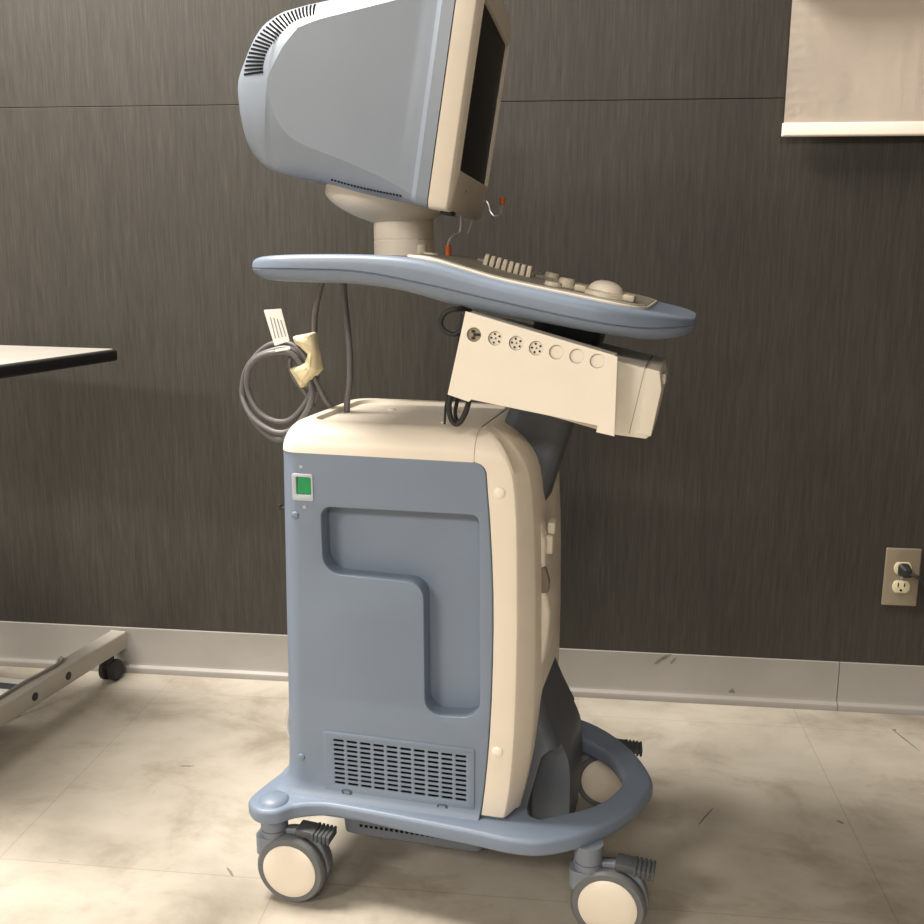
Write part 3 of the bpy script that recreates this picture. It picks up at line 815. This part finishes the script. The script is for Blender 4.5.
for x in (.200, .302):
    bm = bmesh.new(); lathe(bm, [(.0085, 0), (.0085, .0012), (.006, .0018), (.0002, .0018)], 22, Matrix.Translation((x, .0188, .080)) @ Matrix.Rotation(-PI/2, 4, 'X'), True, True)
    obj('hole_plug', put(bm, RM), DARK, rl)
bm = bmesh.new(); box(bm, (-.001, 0, .080), (.004, .039, .0415), .001); obj('end_cap', put(bm, RM), SILVER, rl)
def table_caster(x, y0):
    bm = bmesh.new()
    for y in (-.011, .011):
        lathe(bm, [(.002, -.009), (.018, -.009), (.0235, -.005), (.0245, 0), (.0235, .005), (.018, .009), (.002, .009)], 28, Matrix.Translation((x, y0+y, .0245)) @ Matrix.Rotation(PI/2, 4, 'X'), True, True)
    lathe(bm, [(.012, .03), (.012, .061)], 16, Matrix.Translation((x+.006, y0, 0)), True, True)
    obj('caster', put(bm, RM), RUB, TB)
for x, y in ((.037, .003), (.82, 0), (.045, -.52), (.82, -.52)): table_caster(x, y)
# second rail, crossbar and post (beyond the left edge of the frame)
bm = bmesh.new(); loft(bm, [[(x, y, z) for y, z in rrect(-.539, -.501, .060, .100, .004, 3)] for x in (0, .86)]); obj('floor_rail', put(bm, RM), SILVER, TB)
bm = bmesh.new(); box(bm, (.45, -.26, .080), (.05, .482, .036), .003); obj('crossbar', put(bm, RM), SILVER, TB)
bm = bmesh.new(); box(bm, (.45, -.30, .416), (.05, .07, .636), .006); obj('post', put(bm, RM), SILVER, TB)

# grey lead looped over the rail
bm = bmesh.new()
tube(bm, [(-1.16, -.34, .0045), (-1.13, -.29, .0045), (-1.09, -.22, .02), (-1.062, -.19, .07), (-1.050, -.183, .102), (-1.041, -.186, .1045), (-1.036, -.196, .1045), (-1.037, -.22, .1045), (-1.046, -.265, .1045), (-1.056, -.31, .1045), (-1.066, -.39, .1035), (-1.080, -.50, .1035)], .0028, 10, 8)
tag(obj('lead', bm, LEAD), 'thin grey lead looped over the silver rail of the table', 'cable')
# white strip on the floor beyond the rail, with a dark band
fs = empty('floor_strip', (-1.165, -.150, 0), R(-4))
bm = bmesh.new(); box(bm, (-.08, 0, .009), (.20, .074, .018), .003); obj('body', bm, WHITE, fs)
bm = bmesh.new(); box(bm, (-.085, -.004, .0182), (.17, .026, .0012)); obj('dark_band', bm, BLUED, fs)
tag(fs, 'flat white strip with a dark band lying on the floor beyond the silver rail', 'strip')

# ------------------------------------------------------------------ projection screen on the wall
PS = empty('projector_screen', (.957, -.026, 1.153))
tag(PS, 'cream pull-down screen with a hem bar on the dark wall at the upper right', 'screen')
bm = bmesh.new()
rows = []
nx, nz = 40, 14
for i in range(nx+1):
    x = -.576+1.152*i/nx; row = []
    for j in range(nz+1):
        z = .02+.28*j/nz
        row.append(bm.verts.new((x, .0018*math.sin(x*9+z*6)+.0012*math.sin(x*23-z*9)-.0015, z)))
    rows.append(row)
for i in range(nx):
    for j in range(nz): bm.faces.new((rows[i][j], rows[i+1][j], rows[i+1][j+1], rows[i][j+1]))
bmesh.ops.solidify(bm, geom=bm.faces[:], thickness=.0012)
obj('screen_fabric', bm, FABRIC, PS, 50)
bm = bmesh.new()
loft(bm, [[(x, y, z) for y, z in rrect(-.0075*k, .006*k, .0+.001*(1-k), .0245, .004, 4)] for x, k in ((-.578, .7), (-.575, 1), (.575, 1), (.578, .7))])
obj('hem_bar', bm, FABRIC, PS, 50)
bm = bmesh.new(); loft(bm, [[(x, y, z) for y, z in rrect(-.05, .026, .275, .36, .012, 4)] for x in (-.60, .60)])
obj('screen_case', bm, CREAMW, PS, 50)  # case sits out of view, added so its shadow darkens the fabric's top

# ------------------------------------------------------------------ wall outlet and plug
WO = empty('wall_outlet', (.680, 0, .2955))
tag(WO, 'duplex wall outlet with a metal cover plate above the baseboard at the right', 'outlet')
bm = plate(rrect(-.0345, .0345, -.0612, .0612, .003, 3), t=.006, bev=.0025, M=side(-.003), res=2)
obj('cover_plate', bm, OUTP, WO)
def recep(z):
    pts = []
    for i in range(28):
        a = 2*PI*i/28; pts.append((.0172*math.cos(a), z+max(-.0128, min(.0128, .0172*math.sin(a)))))
    bm = plate(pts, t=.003, bev=.0006, M=side(-.0068), res=1)
    o = obj('receptacle', bm, IVREC, WO)
    bm = bmesh.new()
    for x, h in ((-.0062, .009), (.0062, .0075)): box(bm, (x, -.0083, z+.004), (.0022, .0006, h))
    lathe(bm, [(.0026, 0), (.0026, .0004)], 12, Matrix.Translation((0, 0, z-.0072)) @ side(-.0082), True, True)
    obj('slot', bm, SLOT, o)
recep(.0195); recep(-.0195)
bm = bmesh.new(); lathe(bm, [(.003, 0), (.003, .0008), (.0002, .0016)], 14, side(-.0062), True, True); obj('plate_screw', bm, STEEL, WO)
PL = empty('power_plug', (.680, -.0085, .315))
bm = plate(round_poly([(-.011, -.012), (-.011, .008), (-.006, .0125), (.006, .0125), (.0115, .008), (.0115, -.012)], .004, 4), t=.022, bev=.004, M=side(-.0115), res=2)
for v in bm.verts:
    if v.co.y < -.012: v.co.x = v.co.x*.75+.003; v.co.z = v.co.z*.75-.004
obj('plug_body', bm, RUB, PL)
bm = bmesh.new(); tube(bm, [(.006, -.018, -.005), (.018, -.024, -.0075), (.028, -.026, -.0145), (.037, -.027, -.027), (.046, -.026, -.05), (.058, -.022, -.10), (.075, -.02, -.17), (.10, -.02, -.24), (.16, -.024, -.298), (.30, -.028, -.3105)], .0036, 10, 8)
obj('plug_cord', bm, RUB, PL)
tag(PL, 'black plug and cord in the upper socket of the wall outlet', 'plug')

# ------------------------------------------------------------------ light: ceiling fixtures
def lamp(name, loc, sx, sy, power, col=(1, .94, .86)):
    l = bpy.data.lights.new(name, 'AREA'); l.shape = 'RECTANGLE'; l.size = sx; l.size_y = sy; l.energy = power; l.color = col
    o = bpy.data.objects.new(name, l); COL.objects.link(o); o.location = loc
    return o
lamp('ceiling_lamp', (0, -4.7, H-.02), 1.2, .6, 62)
lamp('ceiling_lamp', (-2.6, -3.9, H-.02), 1.2, .6, 92)
lamp('ceiling_lamp', (-1.3, -.60, H-.02), 1.2, .5, 86)
w = bpy.data.worlds.new('world'); S.world = w; w.use_nodes = True
w.node_tree.nodes['Background'].inputs[0].default_value = (1, .95, .88, 1)
w.node_tree.nodes['Background'].inputs[1].default_value = .03

# ------------------------------------------------------------------ camera
cd = bpy.data.cameras.new('camera'); cam = bpy.data.objects.new('camera', cd); COL.objects.link(cam)
cam.matrix_world = Matrix.Translation((0, -1.9914, .92)) @ (Matrix.Rotation(R(6.4), 4, 'Z') @ Matrix.Rotation(R(90-11.6), 4, 'X') @ Matrix.Rotation(.0055, 4, 'Z'))
cd.sensor_width = 36; cd.lens = 974/924*36; cd.clip_start = .02
S.camera = cam
S.view_settings.view_transform = 'Standard'; S.view_settings.look = 'None'
S.view_settings.gamma = 1; S.view_settings.exposure = 0.78
S.view_settings.use_curve_mapping = False
